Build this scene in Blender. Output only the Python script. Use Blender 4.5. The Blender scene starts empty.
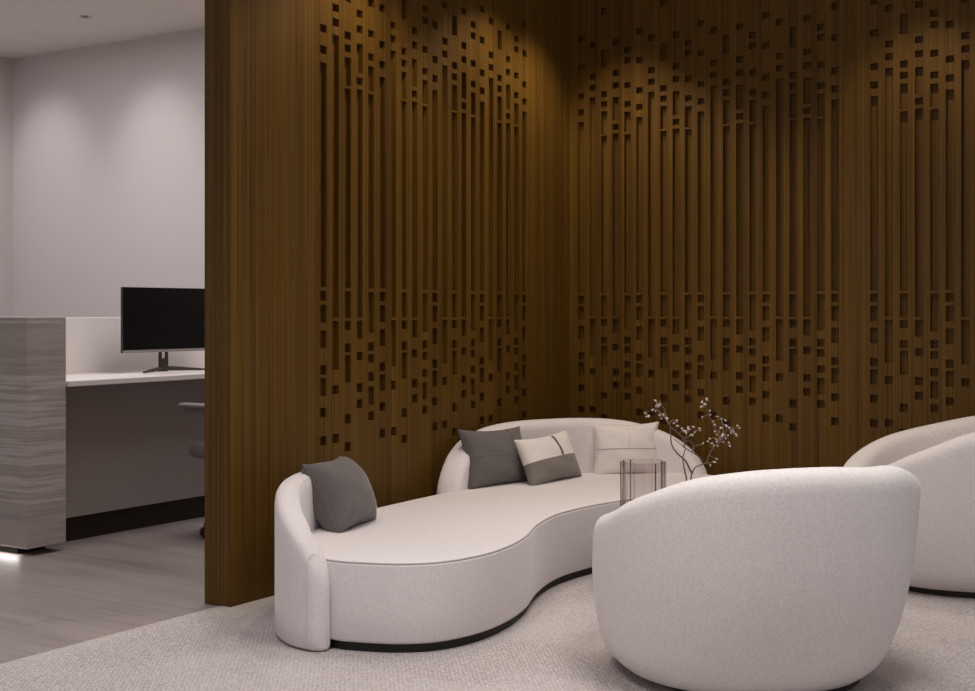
import bpy, bmesh, math, random
from mathutils import Vector, Matrix
random.seed(7)
PI = math.pi
SC = bpy.context.scene
COL = SC.collection

# ------------------------------------------------------------------ helpers
def lin(r, g, b):
    def c(v):
        v /= 255.0
        return v/12.92 if v <= 0.04045 else ((v+0.055)/1.055)**2.4
    return (c(r), c(g), c(b), 1.0)

def put(o, parent=None):
    COL.objects.link(o)
    if parent: o.parent = parent
    return o

def obj(name, bm, mat=None, parent=None, smooth=False, loc=None, rotz=None):
    me = bpy.data.meshes.new(name)
    bm.normal_update()
    bm.to_mesh(me); bm.free()
    if mat: me.materials.append(mat)
    if smooth:
        for p in me.polygons: p.use_smooth = True
    o = bpy.data.objects.new(name, me)
    put(o, parent)
    if loc: o.location = loc
    if rotz is not None: o.rotation_euler = (0, 0, rotz)
    return o

def empty(name, loc=(0, 0, 0), rotz=0):
    o = bpy.data.objects.new(name, None)
    o.empty_display_size = .1
    put(o); o.location = loc; o.rotation_euler = (0, 0, rotz)
    return o

def tag(o, label=None, cat=None, group=None, kind=None):
    if label: o['label'] = label
    if cat: o['category'] = cat
    if group: o['group'] = group
    if kind: o['kind'] = kind
    return o

def box(bm, x0, x1, y0, y1, z0, z1):
    vs = [bm.verts.new((x, y, z)) for x in (x0, x1) for y in (y0, y1) for z in (z0, z1)]
    for f in ((0,1,3,2),(4,6,7,5),(0,4,5,1),(2,3,7,6),(0,2,6,4),(1,5,7,3)):
        bm.faces.new([vs[i] for i in f])
    return vs

def bevel_box(x0, x1, y0, y1, z0, z1, r=.01, seg=3):
    bm = bmesh.new(); box(bm, x0, x1, y0, y1, z0, z1)
    bmesh.ops.recalc_face_normals(bm, faces=bm.faces)
    bmesh.ops.bevel(bm, geom=bm.edges[:], offset=r, segments=seg, profile=.5, affect='EDGES')
    return bm

def tube(bm, pts, rad, n=8, closed=False, cap=True):
    pts = [Vector(p) for p in pts]
    N = len(pts)
    R = rad if isinstance(rad, (list, tuple)) else [rad]*N
    rings = []
    up = Vector((0.13, 0.29, 0.95)).normalized()
    prev = None
    for i, p in enumerate(pts):
        a = pts[(i-1) % N] if (closed or i > 0) else pts[i]
        b = pts[(i+1) % N] if (closed or i < N-1) else pts[i]
        t = (b-a).normalized()
        if prev is None:
            x = t.cross(up)
            if x.length < .1: x = t.cross(Vector((1, 0, 0)))
        else:
            x = prev - t*prev.dot(t)
        x.normalize(); prev = x
        y = t.cross(x)
        rings.append([bm.verts.new(p + (x*math.cos(2*PI*k/n) + y*math.sin(2*PI*k/n))*R[i]) for k in range(n)])
    M = N if closed else N-1
    for i in range(M):
        A, B = rings[i], rings[(i+1) % N]
        for k in range(n):
            bm.faces.new((A[k], A[(k+1) % n], B[(k+1) % n], B[k]))
    if cap and not closed:
        bm.faces.new(rings[0][::-1]); bm.faces.new(rings[-1])

def lathe(bm, prof, n=48, cx=0, cy=0, cap_bottom=True, cap_top=True, rf=None):
    rings = []
    for r, z in prof:
        rings.append([bm.verts.new((cx + r*(rf(2*PI*k/n) if rf else 1)*math.cos(2*PI*k/n),
                                    cy + r*(rf(2*PI*k/n) if rf else 1)*math.sin(2*PI*k/n), z)) for k in range(n)])
    for A, B in zip(rings, rings[1:]):
        for k in range(n):
            bm.faces.new((A[k], A[(k+1) % n], B[(k+1) % n], B[k]))
    if cap_bottom: bm.faces.new(rings[0][::-1])
    if cap_top: bm.faces.new(rings[-1])

def catmull(P, n, closed=False):
    P = [Vector(p) for p in P]
    out = []
    N = len(P)
    segs = N if closed else N-1
    for i in range(segs):
        if closed: a, b, c, d = P[(i-1) % N], P[i], P[(i+1) % N], P[(i+2) % N]
        else:
            a = P[i-1] if i > 0 else P[0]*2-P[1]
            b, c = P[i], P[i+1]
            d = P[i+2] if i+2 < N else P[-1]*2-P[-2]
        for k in range(n):
            t = k/n
            out.append(0.5*((2*b)+(c-a)*t+(2*a-5*b+4*c-d)*t*t+(3*b-a-3*c+d)*t**3))
    if not closed: out.append(P[-1])
    return out

def resample(P, n, closed=False):
    Q = P+[P[0]] if closed else P
    L = [0]
    for a, b in zip(Q, Q[1:]): L.append(L[-1]+(b-a).length)
    out = []; j = 0
    m = n if closed else n-1
    for k in range(n):
        s = L[-1]*k/m
        while j < len(L)-2 and L[j+1] < s: j += 1
        t = (s-L[j])/max(1e-9, L[j+1]-L[j])
        out.append(Q[j].lerp(Q[j+1], min(1, t)))
    return out

def interp(tab, x):
    if x <= tab[0][0]: return tab[0][1]
    for (a, va), (b, vb) in zip(tab, tab[1:]):
        if x <= b:
            t = (x-a)/(b-a)
            return va+(vb-va)*t
    return tab[-1][1]

def smooth_interp(tab, x):
    xs = [a for a, _ in tab]
    if x <= xs[0]: return tab[0][1]
    if x >= xs[-1]: return tab[-1][1]
    for i in range(len(tab)-1):
        if x <= xs[i+1]:
            def sl(j):
                a, b = max(0, j-1), min(len(tab)-1, j+1)
                return (tab[b][1]-tab[a][1])/(tab[b][0]-tab[a][0])
            h = xs[i+1]-xs[i]; t = (x-xs[i])/h
            return ((2*t**3-3*t*t+1)*tab[i][1]+(t**3-2*t*t+t)*h*sl(i)
                    + (3*t*t-2*t**3)*tab[i+1][1]+(t**3-t*t)*h*sl(i+1))

# ------------------------------------------------------------------ materials
class NT:
    def __init__(s, name):
        s.m = bpy.data.materials.new(name); s.m.use_nodes = True
        s.t = s.m.node_tree; s.n = s.t.nodes; s.l = s.t.links
        s.b = s.n['Principled BSDF']
    def new(s, typ, **kw):
        n = s.n.new(typ)
        for k, v in kw.items():
            if k in n.inputs.keys(): n.inputs[k].default_value = v
            else: setattr(n, k, v)
        return n
    def link(s, a, b): s.l.new(a, b)
    def coords(s, scale=(1, 1, 1), rot=(0, 0, 0)):
        tc = s.new('ShaderNodeTexCoord'); mp = s.new('ShaderNodeMapping')
        mp.inputs['Scale'].default_value = scale; mp.inputs['Rotation'].default_value = rot
        s.link(tc.outputs['Object'], mp.inputs['Vector'])
        return mp.outputs['Vector']
    def noise(s, vec, scale, detail=3, rough=.5):
        n = s.new('ShaderNodeTexNoise'); n.inputs['Scale'].default_value = scale
        n.inputs['Detail'].default_value = detail; n.inputs['Roughness'].default_value = rough
        s.link(vec, n.inputs['Vector']); return n.outputs['Fac']
    def ramp(s, fac, stops):
        r = s.new('ShaderNodeValToRGB')
        e = r.color_ramp.elements
        while len(e) < len(stops): e.new(.5)
        for k, (p, c) in zip(e, stops): k.position = p; k.color = c
        s.link(fac, r.inputs['Fac']); return r.outputs['Color']
    def bump(s, h, strength, dist):
        b = s.new('ShaderNodeBump'); b.inputs['Strength'].default_value = strength
        b.inputs['Distance'].default_value = dist
        s.link(h, b.inputs['Height']); s.link(b.outputs['Normal'], s.b.inputs['Normal']); return b
    def mix(s, a, b, fac):
        m = s.new('ShaderNodeMix', data_type='RGBA')
        if isinstance(fac, float): m.inputs['Factor'].default_value = fac
        else: s.link(fac, m.inputs['Factor'])
        for v, i in ((a, 6), (b, 7)):
            if isinstance(v, tuple): m.inputs[i].default_value = v
            else: s.link(v, m.inputs[i])
        return m.outputs[2]
    def math(s, op, a, b=None):
        m = s.new('ShaderNodeMath', operation=op)
        for v, i in ((a, 0), (b, 1)):
            if v is None: continue
            if isinstance(v, (int, float)): m.inputs[i].default_value = v
            else: s.link(v, m.inputs[i])
        return m.outputs[0]

def plain(name, col, rough=.5, metal=0.0, spec=.5):
    t = NT(name); t.b.inputs['Base Color'].default_value = col
    t.b.inputs['Roughness'].default_value = rough; t.b.inputs['Metallic'].default_value = metal
    t.b.inputs['Specular IOR Level'].default_value = spec
    return t.m

def fabric(name, col, var=.06, scale=60, bump=.25, dist=.004, cell=True):
    t = NT(name); v = t.coords()
    n = t.noise(v, scale, 4, .65); n2 = t.noise(v, scale*3.1, 2)
    lo = tuple(c*(1-var*1.6) for c in col[:3])+(1,); hi = tuple(min(1, c*(1+var)) for c in col[:3])+(1,)
    c = t.ramp(n, [(.36, lo), (.64, hi)])
    t.link(c, t.b.inputs['Base Color'])
    h = t.math('ADD', n, t.math('MULTIPLY', n2, .6))
    t.bump(h, bump, dist)
    t.b.inputs['Roughness'].default_value = .95
    t.b.inputs['Specular IOR Level'].default_value = .15
    t.b.inputs['Sheen Weight'].default_value = .25; t.b.inputs['Sheen Roughness'].default_value = .5
    return t.m

def wood_mat():
    t = NT('walnut_veneer')
    tc = t.new('ShaderNodeTexCoord'); sp = t.new('ShaderNodeSeparateXYZ')
    t.link(tc.outputs['Object'], sp.inputs[0])
    u = t.math('ADD', sp.outputs[0], sp.outputs[1])
    def vec(su, sz):
        cb = t.new('ShaderNodeCombineXYZ')
        t.link(t.math('MULTIPLY', u, su), cb.inputs[0]); t.link(t.math('MULTIPLY', sp.outputs[2], sz), cb.inputs[2])
        return cb.outputs[0]
    fine = t.noise(vec(240, .8), 1, 3, .65)
    mid = t.noise(vec(75, .25), 1, 2, .6)
    wide = t.noise(vec(9, .05), 1, 1, .5)
    g = t.math('ADD', t.math('ADD', t.math('MULTIPLY', fine, .85), t.math('MULTIPLY', mid, .5)), t.math('MULTIPLY', wide, .25))
    c = t.ramp(t.math('MULTIPLY', g, .625), [(.40, WOOD_D), (.5, WOOD_M), (.60, WOOD_L)])
    t.link(c, t.b.inputs['Base Color'])
    t.bump(fine, .25, .002)
    t.b.inputs['Roughness'].default_value = .55
    t.b.inputs['Specular IOR Level'].default_value = .25
    return t.m

def travertine_mat():
    t = NT('travertine_stone')
    v = t.coords((.3, .3, 7)); v2 = t.coords((1.3, 1.3, 48)); v3 = t.coords((25, 25, 90))
    a = t.noise(v, 1, 6, .6); b = t.noise(v2, 1, 4, .6); p = t.noise(v3, 1, 2)
    s = t.math('ADD', t.math('MULTIPLY', a, .65), t.math('MULTIPLY', b, .35))
    c = t.ramp(s, [(.36, lin(146,136,132)), (.44, lin(178,168,163)), (.50, lin(160,150,145)), (.56, lin(196,187,183)), (.64, lin(154,144,139))])
    c = t.mix(c, lin(128, 116, 110), t.ramp(p, [(.66, (0,0,0,1)), (.76, (.25,.25,.25,1))]))
    t.link(c, t.b.inputs['Base Color']); t.b.inputs['Roughness'].default_value = .5
    t.bump(p, .15, .003)
    return t.m

def floor_mat():
    t = NT('greige_plank_floor')
    tc = t.new('ShaderNodeTexCoord')
    br = t.new('ShaderNodeTexBrick'); br.offset = .37; br.squash = 1
    br.inputs['Scale'].default_value = 1; br.inputs['Brick Width'].default_value = 1.25; br.inputs['Row Height'].default_value = .2
    br.inputs['Mortar Size'].default_value = .0012; br.inputs['Mortar Smooth'].default_value = 0
    br.inputs['Color1'].default_value = FLOOR_A; br.inputs['Color2'].default_value = FLOOR_B
    br.inputs['Mortar'].default_value = FLOOR_J
    t.link(tc.outputs['Object'], br.inputs['Vector'])
    v = t.coords((2.0, 26, 1)); n = t.noise(v, 1, 5, .62)
    v2 = t.coords((.8, 5, 1)); n2 = t.noise(v2, 1, 3, .55)
    k = t.ramp(t.math('ADD', t.math('MULTIPLY', n, .55), t.math('MULTIPLY', n2, .45)), [(.36, (.74,.72,.71,1)), (.5, (.97,.97,.97,1)), (.65, (1.08,1.08,1.08,1))])
    m = t.new('ShaderNodeMix', data_type='RGBA', blend_type='MULTIPLY'); m.inputs['Factor'].default_value = 1
    t.link(br.outputs['Color'], m.inputs[6]); t.link(k, m.inputs[7])
    t.link(m.outputs[2], t.b.inputs['Base Color'])
    t.b.inputs['Roughness'].default_value = .45; t.b.inputs['Specular IOR Level'].default_value = .35
    return t.m

def carpet_mat():
    t = NT('looped_carpet')
    v = t.coords()
    w = t.new('ShaderNodeTexWave', wave_type='BANDS', bands_direction='DIAGONAL')
    w.inputs['Scale'].default_value = 34; w.inputs['Distortion'].default_value = 5; w.inputs['Detail'].default_value = 2; w.inputs['Detail Scale'].default_value = 3.5
    t.link(t.coords((1, .8, 0)), w.inputs['Vector'])
    vo = t.new('ShaderNodeTexVoronoi'); vo.inputs['Scale'].default_value = 150; t.link(v, vo.inputs['Vector'])
    n = t.noise(v, 75, 5, .75); n2 = t.noise(v, 1.5, 2)
    h = t.math('ADD', t.math('MULTIPLY', w.outputs['Fac'], .13), t.math('ADD', t.math('MULTIPLY', vo.outputs['Distance'], -.5), t.math('MULTIPLY', n, .9)))
    c = t.ramp(h, [(.1, CARP_D), (.6, CARP_L)])
    c = t.mix(c, tuple(x*.86 for x in CARP_L[:3])+(1,), t.ramp(n2, [(.45, (0,0,0,1)), (.6, (.35,.35,.35,1))]))
    t.link(c, t.b.inputs['Base Color']); t.bump(h, .7, .006)
    t.b.inputs['Roughness'].default_value = 1; t.b.inputs['Specular IOR Level'].default_value = .05
    return t.m

def emis(name, col, st):
    t = NT(name); t.b.inputs['Base Color'].default_value = (.9, .9, .9, 1)
    t.b.inputs['Emission Color'].default_value = col; t.b.inputs['Emission Strength'].default_value = st
    return t.m

WOOD_D, WOOD_M, WOOD_L = lin(64, 42, 9), lin(90, 62, 14), lin(108, 77, 21)
FLOOR_A, FLOOR_B, FLOOR_J = lin(152, 140, 136), lin(142, 130, 126), lin(102, 92, 88)
CARP_D, CARP_L = lin(158, 148, 146), lin(220, 211, 209)
M_wood = wood_mat()
M_recess = M_wood
M_trav = travertine_mat(); M_floor = floor_mat(); M_carpet = carpet_mat()
M_wall = plain('warm_white_plaster', lin(210, 203, 202), .9, spec=.1)
M_ceil = plain('ceiling_white', lin(236, 229, 226), .95, spec=.1)
M_boucle = fabric('cream_boucle', lin(224, 216, 213), .055, 120, .3, .003)
M_sofa = fabric('cream_upholstery', lin(222, 214, 213), .035, 90, .2, .003)
M_seam = fabric('grey_seam', lin(164, 154, 151), .05, 120, .1, .002)
M_black = plain('black_plinth', lin(14, 12, 11), .6)
M_dkwood = plain('dark_brown_base', lin(34, 22, 14), .6)
M_pil_dark = fabric('charcoal_linen', lin(104, 97, 95), .10, 160, .2, .002)
M_pil_grey = fabric('grey_linen', lin(126, 117, 113), .08, 160, .2, .002)
M_pil_white = fabric('ivory_linen', lin(226, 217, 213), .05, 160, .2, .002)
M_strap = fabric('grey_ribbon', lin(104, 96, 93), .05, 200, .1, .001)
M_desk_white = plain('white_worktop', lin(232, 224, 221), .35)
M_desk_grey = plain('taupe_laminate', lin(152, 142, 139), .6)
M_kick = plain('dark_kick_board', lin(40, 26, 17), .6)
M_silver = plain('brushed_silver', lin(150, 144, 142), .45, .3)
M_screen = plain('black_screen', lin(8, 6, 6), .4, spec=.15)
M_dkmetal = plain('dark_grey_metal', lin(66, 60, 58), .45, .4)
M_chairgrey = plain('grey_mesh_plastic', lin(124, 116, 114), .6)
M_stem = plain('grey_brown_twig', lin(112, 98, 92), .8)
M_twig = plain('ochre_twig', lin(150, 112, 60), .8)
M_bud = plain('pale_bud', lin(196, 188, 190), .7)
M_tabletop = plain('pale_table_lacquer', lin(214, 206, 203), .4)
M_ceramic = plain('stone_ceramic', lin(150, 140, 134), .7)
def glass_mat():
    t = NT('thin_clear_glass')
    lw = t.new('ShaderNodeLayerWeight'); lw.inputs['Blend'].default_value = .5
    tr = t.new('ShaderNodeBsdfTransparent'); gl = t.new('ShaderNodeBsdfGlossy'); gl.inputs['Roughness'].default_value = .03
    t.link(t.ramp(lw.outputs['Facing'], [(0, (.93,.92,.92,1)), (.6, (.89,.875,.88,1)), (.97, (.66,.64,.64,1))]), tr.inputs['Color'])
    fr = t.new('ShaderNodeFresnel'); fr.inputs['IOR'].default_value = 1.12
    ms = t.new('ShaderNodeMixShader')
    t.link(fr.outputs[0], ms.inputs[0]); t.link(tr.outputs[0], ms.inputs[1]); t.link(gl.outputs[0], ms.inputs[2])
    t.link(ms.outputs[0], t.n['Material Output'].inputs['Surface'])
    return t.m
M_glass = glass_mat()

# ------------------------------------------------------------------ setting
ZC = 3.2                       # ceiling height
XW, YW = -3.75, 6.70           # faces of the two wood walls
DEPTH = .026
CUTS = {
'A': [(2.766, 2.802), (2.603, 2.639), (2.432, 2.467), (2.337, 2.373), (1.307, 2.299), (1.247, 1.291), (1.15, 1.228), (1.036, 1.115), (0.919, 0.961), (0.825, 0.904), (0.731, 0.773), (0.606, 0.648)],
'B': [(2.72, 2.756), (2.539, 2.574), (2.474, 2.509), (1.172, 2.436), (0.937, 1.157), (0.828, 0.87), (0.61, 0.651)],
'C': [(2.906, 2.947), (2.6, 2.702), (2.43, 2.465), (2.372, 2.407), (2.22, 2.349), (1.306, 2.209), (1.17, 1.29), (1.114, 1.156), (1.013, 1.054), (0.877, 1.001), (0.69, 0.734), (0.566, 0.607)],
'D': [(2.721, 2.756), (2.545, 2.58), (2.474, 2.509), (2.291, 2.425), (2.236, 2.271), (1.172, 2.217), (1.073, 1.157), (0.975, 1.014), (0.829, 0.87), (0.756, 0.796)],
'E': [(2.669, 2.703), (2.611, 2.646), (2.469, 2.503), (2.361, 2.395), (2.219, 2.335), (1.305, 2.207), (1.099, 1.289), (1.015, 1.056), (0.961, 1.001), (0.876, 0.917), (0.765, 0.851), (0.694, 0.735)]}

def carved(add, u0, u1, panels):
    """add(ua, ub, za, zb) makes one solid block of the front layer between two positions along the wall"""
    u = u0
    for start, pitch, n in panels:
        hw = pitch*.265
        for i in range(n):
            c = start+pitch*i
            add(u, c-hw, 0, ZC)
            z = 0
            for a, b in sorted(CUTS['ABCDE'[i % 5]]):
                add(c-hw, c+hw, z, a); z = b
            add(c-hw, c+hw, z, ZC)
            u = c+hw
    add(u, u1, 0, ZC)

bm = bmesh.new()
YE = 3.892
carved(lambda a, b, z0, z1: box(bm, XW-DEPTH, XW, a, b, z0, z1), YE, YW, [(4.474, .0858, 21)])
box(bm, XW-.142, XW-DEPTH, YE, YW, 0, ZC)
tag(obj('wall_left', bm, M_wood), kind='structure')

bm = bmesh.new()
XB1 = .55
carved(lambda a, b, z0, z1: box(bm, a, b, YW, YW+DEPTH, z0, z1), XW-.142, XB1, [(-3.676, .075, 21), (-3.676+.075*22.7054, .075, 21)])
box(bm, XW-.142, XB1, YW+DEPTH, YW+.12, 0, ZC)
tag(obj('wall_back', bm, M_wood), kind='structure')

XR = -8.8
bm = bmesh.new(); box(bm, XR-.1, XW-.142, YW, YW+.1, 0, ZC)
tag(obj('wall_reception', bm, M_wall), kind='structure')
bm = bmesh.new(); box(bm, XR-.1, XR, -.5, YW, 0, ZC)
tag(obj('wall_side', bm, M_wall), kind='structure')
bm = bmesh.new(); box(bm, XR-.1, XB1, -.5, YW+.12, -.1, 0)
tag(obj('floor', bm, M_floor), kind='structure')
bm = bmesh.new(); box(bm, XR-.1, XB1, 1.2, YW+.12, ZC, ZC+.1)
tag(obj('ceiling', bm, M_ceil), kind='structure')

CT = .004
bm = bmesh.new(); box(bm, -3.80, XB1-.03, .2, YE-.002, 0.0005, CT)
box(bm, XW+.004, XB1-.03, YE-.002, YW-.004, 0.0005, CT)
bmesh.ops.remove_doubles(bm, verts=bm.verts, dist=.0001)
tag(obj('carpet', bm, M_carpet), 'pale beige looped carpet covering the lounge floor under the sofa and armchairs', 'carpet')
STEMS = [[(0.012, 0.01, 0.2), (0.018, 0.014, 0.228), (0.028, 0.032, 0.254), (0.051, 0.083, 0.268), (0.055, 0.109, 0.299), (0.069, 0.118, 0.327), (0.089, 0.155, 0.353), (0.103, 0.224, 0.331)], [(0.051, 0.083, 0.268), (0.086, 0.058, 0.322), (0.127, 0.037, 0.365), (0.153, 0.03, 0.384), (0.173, 0.019, 0.419), (0.189, 0.029, 0.424), (0.22, 0.025, 0.434)], [(0.089, 0.155, 0.353), (0.072, 0.168, 0.385), (0.053, 0.156, 0.425), (0.047, 0.128, 0.472), (0.042, 0.089, 0.519), (0.051, 0.095, 0.539)], [(0.127, 0.037, 0.365), (0.138, 0.068, 0.419), (0.113, 0.099, 0.457), (0.095, 0.099, 0.468)], [(-0.011, 0.019, 0.197), (-0.018, 0.015, 0.242), (-0.026, 0.021, 0.274), (-0.027, 0.021, 0.297), (-0.029, 0.044, 0.328), (-0.04, 0.048, 0.366), (-0.058, 0.048, 0.391), (-0.077, 0.048, 0.404)], [(0.016, 0.013, 0.231), (0.007, -0.029, 0.284), (-0.008, -0.062, 0.311), (-0.033, -0.078, 0.35), (-0.038, -0.081, 0.399), (-0.038, -0.094, 0.439), (-0.046, -0.11, 0.483), (-0.053, -0.127, 0.517), (-0.069, -0.149, 0.534)], [(-0.038, -0.094, 0.439), (-0.076, -0.07, 0.474), (-0.108, -0.067, 0.497), (-0.14, -0.052, 0.497), (-0.164, -0.067, 0.481)], [(0.043, 0.066, 0.269), (0.033, 0.048, 0.298), (0.018, 0.014, 0.317), (0.002, -0.032, 0.342), (-0.008, -0.074, 0.367), (-0.024, -0.085, 0.381)], [(-0.038, -0.081, 0.427), (-0.025, -0.037, 0.402), (-0.01, -0.004, 0.378), (0.001, 0.039, 0.386), (0.012, 0.082, 0.406)], [(0.002, -0.032, 0.342), (0.0, -0.021, 0.374), (0.01, -0.015, 0.402), (0.018, 0.014, 0.425)], [(0.018, 0.014, 0.317), (0.01, 0.045, 0.341), (-0.008, 0.045, 0.363), (-0.022, 0.036, 0.357)]]
BUDS = [((0.062, 0.071, 0.54), (0.051, 0.095, 0.539)), ((0.049, 0.046, 0.53), (0.042, 0.089, 0.519)), ((0.033, 0.071, 0.508), (0.042, 0.089, 0.519)), ((0.056, 0.057, 0.521), (0.042, 0.089, 0.519)), ((0.067, 0.09, 0.492), (0.047, 0.128, 0.472)), ((0.055, 0.122, 0.472), (0.047, 0.128, 0.472)), ((0.005, 0.151, 0.457), (0.047, 0.128, 0.472)), ((0.084, 0.128, 0.465), (0.095, 0.099, 0.468)), ((0.105, 0.125, 0.455), (0.113, 0.099, 0.457)), ((0.141, 0.084, 0.454), (0.113, 0.099, 0.457)), ((0.049, 0.158, 0.439), (0.053, 0.156, 0.425)), ((0.069, 0.139, 0.427), (0.053, 0.156, 0.425)), ((0.142, 0.032, 0.427), (0.138, 0.068, 0.419)), ((0.188, -0.018, 0.438), (0.173, 0.019, 0.419)), ((0.193, -0.002, 0.432), (0.189, 0.029, 0.424)), ((0.202, 0.065, 0.436), (0.22, 0.025, 0.434)), ((0.213, 0.06, 0.427), (0.22, 0.025, 0.434)), ((0.048, 0.189, 0.394), (0.072, 0.168, 0.385)), ((0.055, 0.193, 0.381), (0.072, 0.168, 0.385)), ((0.161, -0.002, 0.395), (0.153, 0.03, 0.384)), ((0.161, 0.012, 0.402), (0.153, 0.03, 0.384)), ((0.165, 0.053, 0.394), (0.153, 0.03, 0.384)), ((0.189, 0.057, 0.408), (0.189, 0.029, 0.424)), ((0.195, 0.075, 0.392), (0.189, 0.029, 0.424)), ((0.105, 0.068, 0.373), (0.127, 0.037, 0.365)), ((0.105, 0.117, 0.369), (0.089, 0.155, 0.353)), ((0.093, 0.027, 0.378), (0.127, 0.037, 0.365)), ((0.038, 0.083, 0.351), (0.01, 0.045, 0.341)), ((0.05, 0.107, 0.358), (0.069, 0.118, 0.327)), ((0.086, 0.091, 0.343), (0.069, 0.118, 0.327)), ((0.067, 0.114, 0.35), (0.069, 0.118, 0.327)), ((0.119, 0.185, 0.335), (0.103, 0.224, 0.331)), ((0.083, 0.262, 0.341), (0.103, 0.224, 0.331)), ((0.148, 0.07, 0.38), (0.153, 0.03, 0.384)), ((0.08, 0.131, 0.282), (0.055, 0.109, 0.299)), ((0.092, 0.086, 0.273), (0.051, 0.083, 0.268)), ((0.051, 0.132, 0.253), (0.051, 0.083, 0.268)), ((0.122, 0.042, 0.348), (0.127, 0.037, 0.365)), ((0.084, 0.197, 0.349), (0.089, 0.155, 0.353)), ((0.175, 0.062, 0.404), (0.189, 0.029, 0.424)), ((0.193, 0.033, 0.421), (0.189, 0.029, 0.424)), ((-0.071, -0.161, 0.545), (-0.069, -0.149, 0.534)), ((-0.072, -0.139, 0.528), (-0.069, -0.149, 0.534)), ((-0.062, -0.153, 0.521), (-0.069, -0.149, 0.534)), ((-0.043, -0.173, 0.531), (-0.069, -0.149, 0.534)), ((-0.155, -0.085, 0.483), (-0.164, -0.067, 0.481)), ((-0.173, -0.036, 0.465), (-0.164, -0.067, 0.481)), ((-0.132, -0.101, 0.471), (-0.164, -0.067, 0.481)), ((-0.118, -0.092, 0.499), (-0.14, -0.052, 0.497)), ((-0.118, -0.059, 0.494), (-0.108, -0.067, 0.497)), ((-0.081, -0.099, 0.479), (-0.076, -0.07, 0.474)), ((-0.085, -0.072, 0.463), (-0.076, -0.07, 0.474)), ((-0.074, -0.072, 0.477), (-0.076, -0.07, 0.474)), ((-0.037, -0.123, 0.471), (-0.046, -0.11, 0.483)), ((-0.043, -0.038, 0.443), (-0.038, -0.094, 0.439)), ((-0.057, 0.025, 0.426), (-0.077, 0.048, 0.404)), ((-0.063, 0.047, 0.423), (-0.077, 0.048, 0.404)), ((-0.036, 0.027, 0.416), (-0.058, 0.048, 0.391)), ((-0.005, -0.009, 0.406), (0.01, -0.015, 0.402)), ((0.021, -0.034, 0.421), (0.01, -0.015, 0.402)), ((0.014, -0.006, 0.417), (0.018, 0.014, 0.425)), ((0.01, 0.038, 0.424), (0.018, 0.014, 0.425)), ((0.008, 0.022, 0.391), (0.001, 0.039, 0.386)), ((0.003, 0.047, 0.386), (0.001, 0.039, 0.386)), ((-0.014, 0.113, 0.394), (0.012, 0.082, 0.406)), ((0.038, 0.051, 0.409), (0.012, 0.082, 0.406)), ((0.037, 0.046, 0.418), (0.012, 0.082, 0.406)), ((0.014, -0.044, 0.413), (0.01, -0.015, 0.402)), ((-0.024, -0.053, 0.456), (-0.038, -0.094, 0.439))]
# ------------------------------------------------------------------ sofa
Z0 = CT
SOFA = [(-2.99,3.60),(-2.889,3.613),(-2.736,3.677),(-2.632,3.79),(-2.585,3.975),(-2.598,4.18),(-2.655,4.40),(-2.755,4.65),
 (-2.822,4.90),(-2.835,5.12),(-2.805,5.38),(-2.72,5.65),(-2.62,5.9),(-2.56,6.15),(-2.60,6.38),(-2.72,6.52),(-2.9,6.565),(-3.12,6.53),
 (-3.33,6.42),(-3.5,6.22),(-3.59,5.95),(-3.625,5.55),(-3.61,5.15),(-3.60,4.85),(-3.585,4.6),(-3.55,4.3),(-3.47,4.02),(-3.34,3.80),(-3.17,3.65)]
SO = Vector((-3.1, 5.0, 0))
sofa = tag(empty('sofa', (SO.x, SO.y, Z0)), 'cream kidney-shaped sofa along the carved wood walls', 'sofa')
outline = resample(catmull([(x-SO.x, y-SO.y, 0) for x, y in SOFA], 12, True), 260, True)
def inset(P, d):
    N = len(P); out = []
    for i in range(N):
        t = (P[(i+2) % N]-P[(i-2) % N]).normalized()
        out.append(P[i]+Vector((-t.y, t.x, 0))*d)
    return out
def loops(bm, P, prof, cap=True):
    rings = []
    for d, z in prof:
        rings.append([bm.verts.new((p.x, p.y, z)) for p in inset(P, d)])
    n = len(P)
    for A, B in zip(rings, rings[1:]):
        for k in range(n): bm.faces.new((A[k], A[(k+1) % n], B[(k+1) % n], B[k]))
    bm.faces.new(rings[0][::-1])
    if cap: bm.faces.new(rings[-1])
ZS = .325-Z0
bm = bmesh.new()
loops(bm, outline, [(.03,.034),(.012,.032),(.003,.036),(0,.044),(0,.15),(0,ZS-.018),(.001,ZS-.012),(.006,ZS-.0095),(.002,ZS-.007),(.006,ZS-.003),(.012,ZS-.0005),(.022,ZS+.001),(.05,ZS+.003),(.09,ZS+.006)])
seat = obj('seat', bm, M_sofa, sofa, True)
bm = bmesh.new(); tube(bm, [p+Vector((0, 0, ZS-.0095)) for p in inset(outline, .0034)], .0018, 6, True)
tag(obj('piping', bm, M_seam, seat, True), 'thin grey seam')
bm = bmesh.new(); loops(bm, outline, [(.02, .0), (.02, .04)])
tag(obj('plinth', bm, M_black, sofa), 'black recessed plinth')

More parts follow.
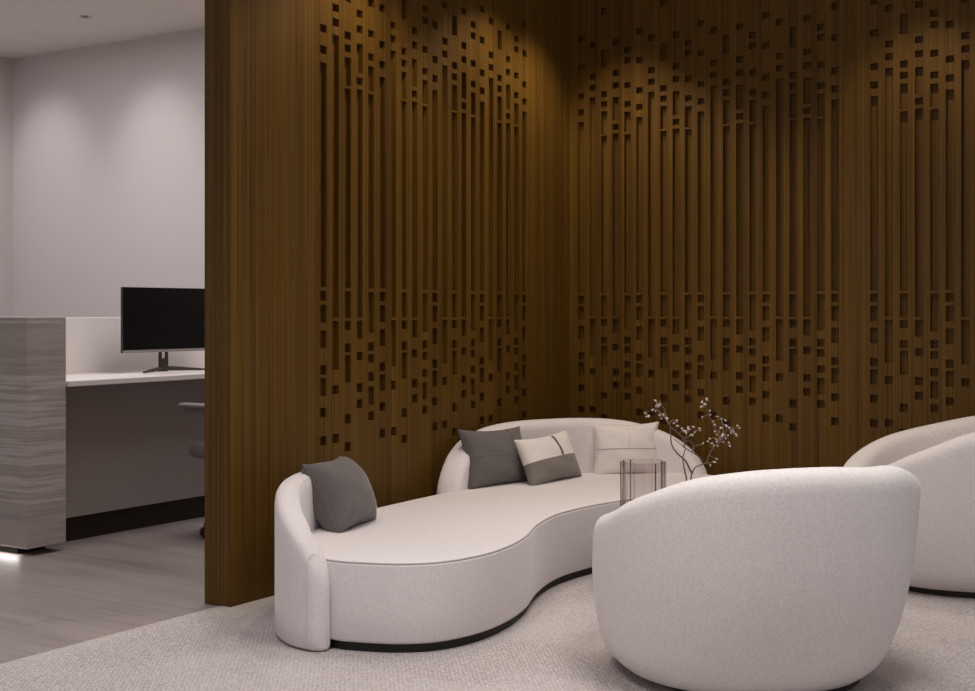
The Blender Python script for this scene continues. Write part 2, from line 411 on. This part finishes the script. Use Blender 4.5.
def backrest(ctrl, T, zpk, ex, name='backrest'):
    C = resample(catmull([(x-SO.x, y-SO.y, 0) for x, y in ctrl], 14), 90)
    L = sum((b-a).length for a, b in zip(C, C[1:]))
    rows = []
    # stations: nose - body - nose
    st = []
    for k in range(9): a = PI/2*k/9; st.append((-T*.5*math.cos(a), math.sin(a)))
    nb = 80
    for k in range(nb+1): st.append((L*(.5-.5*math.cos(PI*k/nb)), 1.0))
    for k in range(8, -1, -1): a = PI/2*k/9; st.append((L+T*.5*math.cos(a), math.sin(a)))
    def at(s):
        if s <= 0: t = (C[1]-C[0]).normalized(); return C[0]+t*s, t
        if s >= L: t = (C[-1]-C[-2]).normalized(); return C[-1]+t*(s-L), t
        f = s/L*(len(C)-1); i = min(int(f), len(C)-2)
        i0, i1 = max(0, i-1), min(len(C)-1, i+2)
        return C[i].lerp(C[i+1], f-i), (C[i1]-C[i0]).normalized()
    zb = .006
    zlow = .20
    bm = bmesh.new(); rings = []; ridge = []
    for s, w in st:
        p, t = at(s)
        nrm = Vector((-t.y, t.x, 0))          # left of travel = outside or inside by ctrl order
        x = min(1, max(0, (s+T*.5)/(L+T)))*2-1
        zt = zlow+(zpk-zlow)*max(0, 1-abs(x)**ex)**.5
        h = T*.5*max(w, .02)
        rr = min(T*.5, .05)
        prof = [(-h*.8, zb), (-h, zb+.012)]
        for q in (.25, .5, .75): prof.append((-h, zb+.012+(zt-rr-zb-.012)*q))
        for k in range(0, 9):
            a = PI*k/8
            ca, sa = math.cos(a), math.sin(a)
            prof.append((-h*math.copysign(abs(ca)**.75, ca), zt-rr+rr*abs(sa)**.75))
        for q in (.75, .5, .25): prof.append((h, zb+.012+(zt-rr-zb-.012)*q))
        prof += [(h, zb+.012), (h*.8, zb)]
        rings.append([bm.verts.new(p+nrm*o+Vector((0, 0, z))) for o, z in prof])
        if .07 <= s <= L-.07: ridge.append(p+nrm*(h*.80)+Vector((0, 0, zt-rr*.30)))
    n = len(rings[0])
    for A, B in zip(rings, rings[1:]):
        for k in range(n): bm.faces.new((A[k], A[(k+1) % n], B[(k+1) % n], B[k]))
    bm.faces.new(rings[0]); bm.faces.new(rings[-1][::-1])
    bmesh.ops.recalc_face_normals(bm, faces=bm.faces)
    b = obj(name, bm, M_sofa, sofa, True)
    bm = bmesh.new(); tube(bm, ridge, .0032, 8)
    obj('piping', bm, M_sofa, b, True)
    return b
# left backrest, listed from its far end to the front so that the outside is on the left of travel... reversed for outward ridge
backrest([(-3.022,3.57),(-3.11,3.582),(-3.22,3.648),(-3.345,3.79),(-3.455,4.0),(-3.535,4.25),(-3.575,4.48),(-3.585,4.60)][::-1], .095, .553, 2.4)
backrest([(-3.60,5.24),(-3.63,5.38),(-3.642,5.6),(-3.585,5.93),(-3.47,6.18),(-3.29,6.375),(-3.09,6.485),(-2.95,6.525),(-2.865,6.53)], .125, .620, 3.3)

# ------------------------------------------------------------------ cushions
def cushion(name, label, center, nrm, lean, w, h, t, mat, roll=0, split=None, mat2=None, seams=(), strap=None, seed=1, group=None):
    """nrm: horizontal facing angle (deg); lean: tilt back (deg)"""
    rnd = random.Random(seed)
    a = math.radians(nrm); le = math.radians(lean)
    nh = Vector((math.cos(a), math.sin(a), 0))
    N = nh*math.cos(le)+Vector((0, 0, 1))*math.sin(le)
    V = Vector((0, 0, 1))*math.cos(le)-nh*math.sin(le)
    U = V.cross(N)
    ro = math.radians(roll)
    U, V = U*math.cos(ro)+V*math.sin(ro), V*math.cos(ro)-U*math.sin(ro)
    ph = [rnd.uniform(0, 6) for _ in range(6)]
    def S(u, v, side, lift=0):
        x = w/2*u*(1-.115*(1-v*v)); y = h/2*v*(1-.115*(1-u*u))
        e = max(0, (1-u*u))*max(0, (1-v*v))
        zz = t/2*e**.42
        wr = .0035*math.sin(5*u+ph[0]+3*v)*math.sin(4*v+ph[1])+.003*math.sin(9*(u-v)+ph[2])*(abs(u*v))
        zz += wr*min(1, e*4)
        return U*x+V*y+N*side*(zz+lift)
    root = empty(name, center)
    tag(root, label, 'cushion', group)
    n = 30
    def patch(v0, v1, nv):
        bm = bmesh.new()
        for side in (1, -1):
            g = [[bm.verts.new(S(-1+2*i/n, v0+(v1-v0)*j/nv, side)) for j in range(nv+1)] for i in range(n+1)]
            for i in range(n):
                for j in range(nv):
                    q = (g[i][j], g[i+1][j], g[i+1][j+1], g[i][j+1])
                    bm.faces.new(q if side > 0 else q[::-1])
        bmesh.ops.remove_doubles(bm, verts=bm.verts, dist=.0004)
        return bm
    if split is None: obj('cover', patch(-1, 1, n), mat, root, True)
    else:
        obj('cover', patch(split, 1, 18), mat, root, True)
        tag(obj('lower_panel', patch(-1, split, 18), mat2, root, True), 'grey lower panel')
    # corded edge
    bm = bmesh.new()
    edge = [(-1+2*k/40, -1) for k in range(40)]+[(1, -1+2*k/40) for k in range(40)]+[(1-2*k/40, 1) for k in range(40)]+[(-1, 1-2*k/40) for k in range(40)]
    tube(bm, [S(u, v, 1) for u, v in edge], .0028, 6, True)
    if split is None: obj('edge_seam', bm, mat, root, True)
    else: bm.free()
    for pts, r, m in seams:
        bm = bmesh.new(); P = [Vector((u, v, 0)) for u, v in pts]
        P = resample(P, 24)
        tube(bm, [S(p.x, p.y, 1, .0005) for p in P], r, 6)
        obj('seam', bm, m, root, True)
    if strap:
        u, v0, v1, hw = strap
        bm = bmesh.new(); g = []
        for k in range(19):
            v = v0+(v1-v0)*k/18
            g.append([bm.verts.new(S(u-hw, v, 1, -.001)), bm.verts.new(S(u-hw, v, 1, .003)), bm.verts.new(S(u+hw, v, 1, .003)), bm.verts.new(S(u+hw, v, 1, -.001))])
        for A, B in zip(g, g[1:]):
            for k in range(3): bm.faces.new((A[k], A[k+1], B[k+1], B[k]))
        tag(obj('strap', bm, M_strap, root), 'dark grey fabric strap')
    return root
cushion('cushion', 'dark grey linen cushion seen edge-on, leaning on the short left backrest', (-3.395, 4.155, .455), 16, 30, .37, .315, .24, M_pil_dark, roll=-1, seed=3)
cushion('cushion', 'charcoal cushion with crossing seams, leaning behind the half white cushion', (-3.545, 5.57, .465), -8, 17, 0.47, .30, .14, M_pil_dark, roll=-2,
        seams=[([(-.98, .02), (.42, .02)], .0018, M_pil_grey), ([(.42, -1), (.42, 1)], .003, M_strap)], seed=5)
cushion('cushion', 'white and grey half-and-half lumbar cushion in front of the charcoal cushion', (-3.39, 5.835, .443), -4, 22, .485, .26, .13, M_pil_white, roll=2,
        split=-.05, mat2=M_pil_grey, strap=(.2, -.04, .92, .04), seed=8)
cushion('cushion', 'ivory cushion with crossing seams at the right end of the sofa back', (-3.20, 6.335, .455), -49, 12, .375, .295, .12, M_pil_white, roll=0,
        seams=[([(-.98, .0), (.98, .0)], .002, M_seam), ([(.05, .0), (.05, .98)], .0015, M_pil_white)], seed=11)

# ------------------------------------------------------------------ armchairs
RIM_A = [(-202, 0.546), (-172, 0.516), (-142, 0.495), (-117, 0.505), (-90, 0.553), (-77, 0.597), (-65, 0.632), (-52, 0.673), (-41, 0.698), (-22, 0.721), (4, 0.728), (24, 0.721), (36, 0.719), (48, 0.696), (63, 0.666), (78, 0.631), (98, 0.606), (128, 0.581), (158, 0.546), (188, 0.516)]
RIM_B = [(-193, 0.53), (-173, 0.51), (-153, 0.505), (-133, 0.525), (-122, 0.555), (-115, 0.585), (-101, 0.635), (-85, 0.69), (-68, 0.72), (-38, 0.74), (2, 0.745), (42, 0.74), (72, 0.715), (88, 0.694), (111, 0.65), (123, 0.627), (136, 0.6), (151, 0.563), (167, 0.53), (187, 0.51)]
PROF = [(.03,.76),(.045,.80),(.07,.85),(.10,.885),(.15,.92),(.22,.955),(.32,.985),(.42,.998),(.55,1.0),(.80,1.0)]
RC = .510
def plan(th, e=2.25):
    c, s = abs(math.cos(th)), abs(math.sin(th))
    return (c**e+s**e)**(-1/e)
def make_armchair(loc, rot, label, rim, lean=0):
    root = tag(empty('armchair', loc, rot), label, 'armchair', None)
    bm = bmesh.new(); rings = []; NT_ = 120
    T = .125
    for k in range(NT_):
        th = 2*PI*k/NT_
        rel = math.degrees(math.atan2(math.sin(th), math.cos(th)))
        zr = smooth_interp(rim, rel)
        pl = plan(th)*RC
        col = []
        zo = zr-.07
        for q in [0,.02,.05,.09,.14,.2,.3,.42,.56,.7,.85,1]:
            z = .03+(zo-.03)*q
            col.append((pl*smooth_interp(PROF, z), z))
        r1 = pl*smooth_interp(PROF, zo)
        for j in range(1, 12):
            a = PI*j/12
            c_, s_ = math.cos(a), math.sin(a)
            col.append((r1-T/2+T/2*math.copysign(abs(c_)**.9, c_), zo+.07*abs(s_)**.8))
        ri = r1-T
        col.append((ri, zo)); col.append((ri-.004, zo-.05)); col.append((ri-.01, .36)); col.append((ri-.02, .30))
        rings.append([bm.verts.new((r*math.cos(th)+lean*.21*(z-.4), r*math.sin(th)+lean*(z-.4), z)) for r, z in col])
    n = len(rings[0])
    for k in range(NT_):
        A, B = rings[k], rings[(k+1) % NT_]
        for j in range(n-1): bm.faces.new((A[j], B[j], B[j+1], A[j+1]))
    bm.faces.new([r[0] for r in rings][::-1]); bm.faces.new([r[-1] for r in rings])
    obj('shell', bm, M_boucle, root, True)
    bm = bmesh.new()
    lathe(bm, [(.30,.29),(.385,.30),(.398,.32),(.40,.36),(.39,.40),(.36,.425),(.28,.435),(.15,.44),(.02,.441)], 64, rf=lambda a: plan(a))
    obj('seat_cushion', bm, M_boucle, root, True)
    bm = bmesh.new(); lathe(bm, [(.355,0),(.36,.004),(.36,.032)], 64)
    tag(obj('base', bm, M_dkwood, root), 'dark brown base ring')
    return root
make_armchair((-1.639, 4.143, Z0), math.radians(-45.2), 'cream boucle tub armchair nearest the camera, its back turned, in front of the sofa', RIM_A, .09)
make_armchair((-1.394, 6.027, Z0), math.radians(10.8), 'cream boucle tub armchair seen from the side behind the nearest armchair', RIM_B)

# ------------------------------------------------------------------ coffee table, vases, sprigs
TX, TY, TZ = -2.36, 5.13, .28
tb = tag(empty('coffee_table', (TX, TY, Z0)), 'low round pale coffee table hidden behind the nearest armchair', 'table')
bm = bmesh.new(); lathe(bm, [(.30,TZ-Z0-.03),(.318,TZ-Z0-.028),(.32,TZ-Z0-.02),(.32,TZ-Z0-.004),(.316,TZ-Z0)], 64); obj('tabletop', bm, M_tabletop, tb)
bm = bmesh.new(); lathe(bm, [(.2,0),(.2,.012),(.19,.016),(.05,.02),(.04,.05),(.04,TZ-Z0-.03)], 48); obj('pedestal', bm, M_tabletop, tb, True)

gv = bmesh.new()
def lobes(a): return .93+.13*abs(math.cos(5*a+.35))
lathe(gv, [(.084,0),(.0905,.004),(.0915,.02),(.0915,.283),(.0905,.285),(.0875,.285),(.0865,.283),(.0865,.02),(.08,.014)], 168, rf=lobes)
g = obj('glass_vase', gv, M_glass, None, True, (-2.455, 5.02, TZ))
tag(g, 'clear fluted glass vase standing in front of the ivory cushion', 'vase')
bm = bmesh.new(); lathe(bm, [(.045,0),(.062,.01),(.07,.05),(.062,.10),(.03,.135),(.026,.15),(.03,.155),(.024,.155),(.02,.15),(.024,.135),(.05,.1),(.055,.05),(.045,.016)], 40)
tag(obj('bud_vase', bm, M_ceramic, None, True, (-2.32, 5.165, TZ)), 'small stone vase holding the branch with buds', 'vase')

sprig = tag(empty('branch', (-2.32, 5.165, TZ)), 'bare grey branch with pale buds rising beside the glass vase', 'branch')
rnd = random.Random(2)
for si, s in enumerate(STEMS):
    s = [Vector(p) for p in s]
    if si in (0, 4): s = [Vector((s[0].x*.2, s[0].y*.2, .03)), Vector((s[0].x*.4, s[0].y*.4, .14))]+s
    P = catmull(s, 6)
    for i in range(1, len(P)-1): P[i] += Vector((rnd.uniform(-1,1), rnd.uniform(-1,1), rnd.uniform(-1,1)))*.0012
    r0, r1 = (.0042, .0014) if si in (0, 4, 5) else (.003, .0011)
    bm = bmesh.new(); tube(bm, P, [r0+(r1-r0)*i/(len(P)-1) for i in range(len(P))], 7)
    obj('stem', bm, M_stem, sprig, True)
for p, q in BUDS:
    p, q = Vector(p), Vector(q)
    m = (p+q)/2+Vector((rnd.uniform(-1,1), rnd.uniform(-1,1), rnd.uniform(-.2,1)))*.012
    bm = bmesh.new(); tube(bm, catmull([q, m, p], 4), .0013, 5)
    tw = obj('twig', bm, M_twig, sprig, True)
    for k in range(rnd.choice((1, 1, 2))):
        off = Vector((rnd.uniform(-1,1), rnd.uniform(-1,1), rnd.uniform(-1,1)))*.009 if k else Vector()
        M = Matrix.Translation(p+off) @ Matrix.Rotation(rnd.uniform(0, 3), 4, 'X') @ Matrix.Rotation(rnd.uniform(0, 3), 4, 'Y') @ Matrix.Diagonal((.0038, .0038, .0062, 1))
        bm = bmesh.new(); bmesh.ops.create_icosphere(bm, subdivisions=2, radius=1, matrix=M)
        obj('bud', bm, M_bud, tw, True)

# ------------------------------------------------------------------ reception desk
dk = tag(empty('reception_desk', (-5.6, 5.2, 0)), 'reception desk with travertine end block and white worktop at left', 'desk')
def dbox(name, x0, x1, y0, y1, z0, z1, m, r=.003, label=None, par=None):
    o = obj(name, bevel_box(x0+5.6, x1+5.6, y0-5.2, y1-5.2, z0, z1, r, 1), m, par or dk)
    if label: o['label'] = label
    return o
dbox('stone_block', -7.6, -5.345, 4.147, 4.385, .04, 1.172, M_trav, label='travertine block')
dbox('stone_plinth', -7.5, -5.47, 4.19, 4.36, 0, .045, M_black, label='black recessed plinth')
dbox('worktop', -5.93, -5.33, 4.387, 6.35, .82, .85, M_desk_white)
dbox('upstand', -5.985, -5.931, 4.387, 6.35, .10, 1.165, M_desk_white)
dbox('modesty_panel', -5.54, -5.50, 4.387, 6.35, .13, .8195, M_desk_grey)
dbox('kick_board', -5.60, -5.545, 4.387, 6.35, 0, .135, M_kick)

mon = tag(empty('monitor', (-5.7, 5.405, .85)), 'black flat monitor on the white reception worktop', 'monitor')
obj('screen_housing', bevel_box(-.012, .008, -.345, .345, .115, .486, .003, 2), M_dkmetal, mon)
tag(obj('chin', bevel_box(.006, .0095, -.345, .345, .114, .1295, .001, 1), M_silver, mon), 'silver strip below the screen')
bm = bmesh.new(); box(bm, .0065, .0085, -.343, .343, .13, .484); obj('screen', bm, M_screen, mon)
st = bmesh.new()
for y0, y1, z0, z1 in ((-.032, -.017, .012, .2), (.017, .032, .012, .2), (-.017, .017, .012, .075), (-.017, .017, .16, .2)): box(st, -.045, -.031, y0, y1, z0, z1)
obj('stand_column', st, M_dkmetal, mon)
bm = bmesh.new(); lathe(bm, [(.03,0),(.03,.012),(.024,.016)], 24, -.04, 0)
for sgn in (-1, 1): tube(bm, [(-.04, 0, .02), (.0, sgn*.10, .013), (.06, sgn*.24, .005)], [.014, .011, .005], 8)
obj('stand_base', bm, M_dkmetal, mon)

# ------------------------------------------------------------------ office chair
oc = tag(empty('office_chair', (-4.83, 5.27, 0)), 'grey swivel office chair on casters at the reception desk', 'chair')
oc.rotation_euler = (0, 0, math.radians(0))
obj('seat', bevel_box(-.30, .24, -.285, .285, .42, .53, .045, 4), M_chairgrey, oc, True)
bm = bmesh.new(); g_ = []
for j in range(13):
    z = .5+.48*j/12; row = []
    for off in (0, .02):
        for i in range(13):
            u = -1+2*i/12
            wv = .22*(1-.15*(j/12)**3)
            row.append(bm.verts.new((.26-.05*u*u+.03*math.sin(j/12*3)+off, u*wv, z)))
    g_.append(row)
for A, B in zip(g_, g_[1:]):
    for i in range(12): bm.faces.new((A[i], B[i], B[i+1], A[i+1])); bm.faces.new((A[13+i], A[14+i], B[14+i], B[13+i]))
    bm.faces.new((A[0], A[13], B[13], B[0])); bm.faces.new((A[12], B[12], B[25], A[25]))
for R_ in (g_[0], g_[-1]):
    for i in range(12): bm.faces.new((R_[i], R_[i+1], R_[14+i], R_[13+i]))
bmesh.ops.recalc_face_normals(bm, faces=bm.faces)
obj('backrest', bm, M_chairgrey, oc, True)
for sy in (-1, 1):
    arm_ = obj('armrest', bevel_box(-.335, .14, sy*.27-.035, sy*.27+.035, .685, .712, .011, 3), M_chairgrey, oc, True)
    bm = bmesh.new()
    vs = [(-.32,.685),(.10,.685),(.03,.47),(-.24,.47)]
    f1 = [bm.verts.new((x, sy*.262-.012, z)) for x, z in vs]; f2 = [bm.verts.new((x, sy*.262+.012, z)) for x, z in vs]
    bm.faces.new(f1); bm.faces.new(f2[::-1])
    for k in range(4): bm.faces.new((f1[k], f2[k], f2[(k+1) % 4], f1[(k+1) % 4]))
    bmesh.ops.recalc_face_normals(bm, faces=bm.faces)
    obj('arm_panel', bm, M_chairgrey, arm_)
bm = bmesh.new(); lathe(bm, [(.05,.085),(.05,.13),(.028,.135),(.028,.40),(.09,.405),(.09,.421)], 24); obj('gas_column', bm, M_dkmetal, oc)
for k in range(5):
    a = math.radians(232+72*k); c, s = math.cos(a), math.sin(a)
    bm = bmesh.new(); tube(bm, [(c*.03, s*.03, .105), (c*.16, s*.16, .092), (c*.31, s*.31, .075)], [.022, .018, .014], 8)
    lg = obj('base_leg', bm, M_dkmetal, oc, True)
    bm = bmesh.new()
    px_, py_ = c*.31, s*.31
    for o in (-.014, .014):
        ax = Vector((-s, c, 0))
        ctr = Vector((px_, py_, .029))+ax*o
        rg = []
        for e, r in ((-.009, .02), (-.007, .028), (.007, .028), (.009, .02)):
            rg.append([bm.verts.new(ctr+ax*e+(Vector((c, s, 0))*math.cos(2*PI*j/20)+Vector((0, 0, 1))*math.sin(2*PI*j/20))*r) for j in range(20)])
        for A, B in zip(rg, rg[1:]):
            for j in range(20): bm.faces.new((A[j], A[(j+1) % 20], B[(j+1) % 20], B[j]))
        bm.faces.new(rg[0]); bm.faces.new(rg[-1][::-1])
    tube(bm, [(px_, py_, .03), (px_, py_, .08)], .008, 8)
    bmesh.ops.recalc_face_normals(bm, faces=bm.faces)
    tag(obj('caster', bm, M_black, lg), 'black twin-wheel caster')

# ------------------------------------------------------------------ ceiling downlight
dl = tag(empty('ceiling_downlight', (-7.116, 6.0, ZC)), 'tiny recessed downlight in the white reception ceiling', 'light')
bm = bmesh.new(); lathe(bm, [(.022,-.001),(.022,-.004),(.042,-.004),(.043,-.001)], 32, cap_bottom=False, cap_top=False); obj('trim_ring', bm, M_wall, dl, True)
bm = bmesh.new(); lathe(bm, [(.022,-.0005),(.0215,-.002)], 32); obj('lens', bm, M_black, dl)

# ------------------------------------------------------------------ lights
def area(name, loc, size, energy, col=(1, .95, .92), rot=(0, 0, 0), size_y=None, shape='DISK'):
    l = bpy.data.lights.new(name, 'AREA'); l.energy = energy; l.color = col; l.size = size; l.shape = shape
    if size_y: l.shape = 'RECTANGLE'; l.size_y = size_y
    o = bpy.data.objects.new(name, l); put(o); o.location = loc; o.rotation_euler = rot
    return o
def spot(name, loc, energy, ang=75, blend=.6, target=None, col=(1, .86, .68), r=.03):
    l = bpy.data.lights.new(name, 'SPOT'); l.energy = energy; l.color = col
    l.spot_size = math.radians(ang); l.spot_blend = blend; l.shadow_soft_size = r
    o = bpy.data.objects.new(name, l); put(o); o.location = loc
    if target:
        d = Vector(target)-Vector(loc)
        o.rotation_euler = d.to_track_quat('-Z', 'Y').to_euler()
    return o
W_ = SC.world or bpy.data.worlds.new('World'); SC.world = W_; W_.use_nodes = True
bg = W_.node_tree.nodes['Background']; bg.inputs[0].default_value = (1, .975, .975, 1); bg.inputs[1].default_value = .40
for i, (x, y, e) in enumerate([(-2.3, 4.9, 10), (-1.0, 3.4, 23), (-2.6, 2.2, 19)]):
    a_ = area('lounge_downlight', (x, y, 3.15), .9, e, (1, .975, .97)); a_.data.spread = math.radians(120)
for y in (4.62, 5.82): spot('wall_washer_left', (XW+.5, y, 3.14), 40, 112, .5)
for x in (-3.36, -1.70): spot('wall_washer_back', (x, YW-.46, 3.14), 34, 90, .6)
for x in (-8.35, -7.15): spot('reception_spot', (x, YW-.9, 3.14), 19, 66, 1, (x, YW, 2.25), (1, .97, .965), .1)
area('reception_desk_fill', (-4.7, 5.2, 3.15), 1.5, 44, (1, .975, .97))  # added fill lamp without a fixture, brightens upstand, desk panel and stone end
area('reception_wall_fill', (-7.3, 4.6, 3.15), 2.0, 37, (1, .975, .97))  # unseen fill lamp, added to lift the white reception wall
area('counter_strip', (-6.47, 4.16, .036), 2.1, 3.0, size_y=.015, rot=(math.radians(-40), 0, 0))
# ------------------------------------------------------------------ camera
cam = bpy.data.cameras.new('Camera'); co = bpy.data.objects.new('Camera', cam); put(co)
co.location = (0, 0, 1.2); co.rotation_euler = (PI/2, 0, .573)
cam.sensor_width = 36; cam.sensor_fit = 'HORIZONTAL'; cam.lens = 1311.7/975*36
cam.shift_y = -(345.5-311.2)/975; cam.clip_start = .05
SC.camera = co
SC.view_settings.view_transform = 'Standard'; SC.view_settings.look = 'None'
SC.view_settings.exposure = -.05; SC.view_settings.gamma = 1
SC.view_settings.use_curve_mapping = False
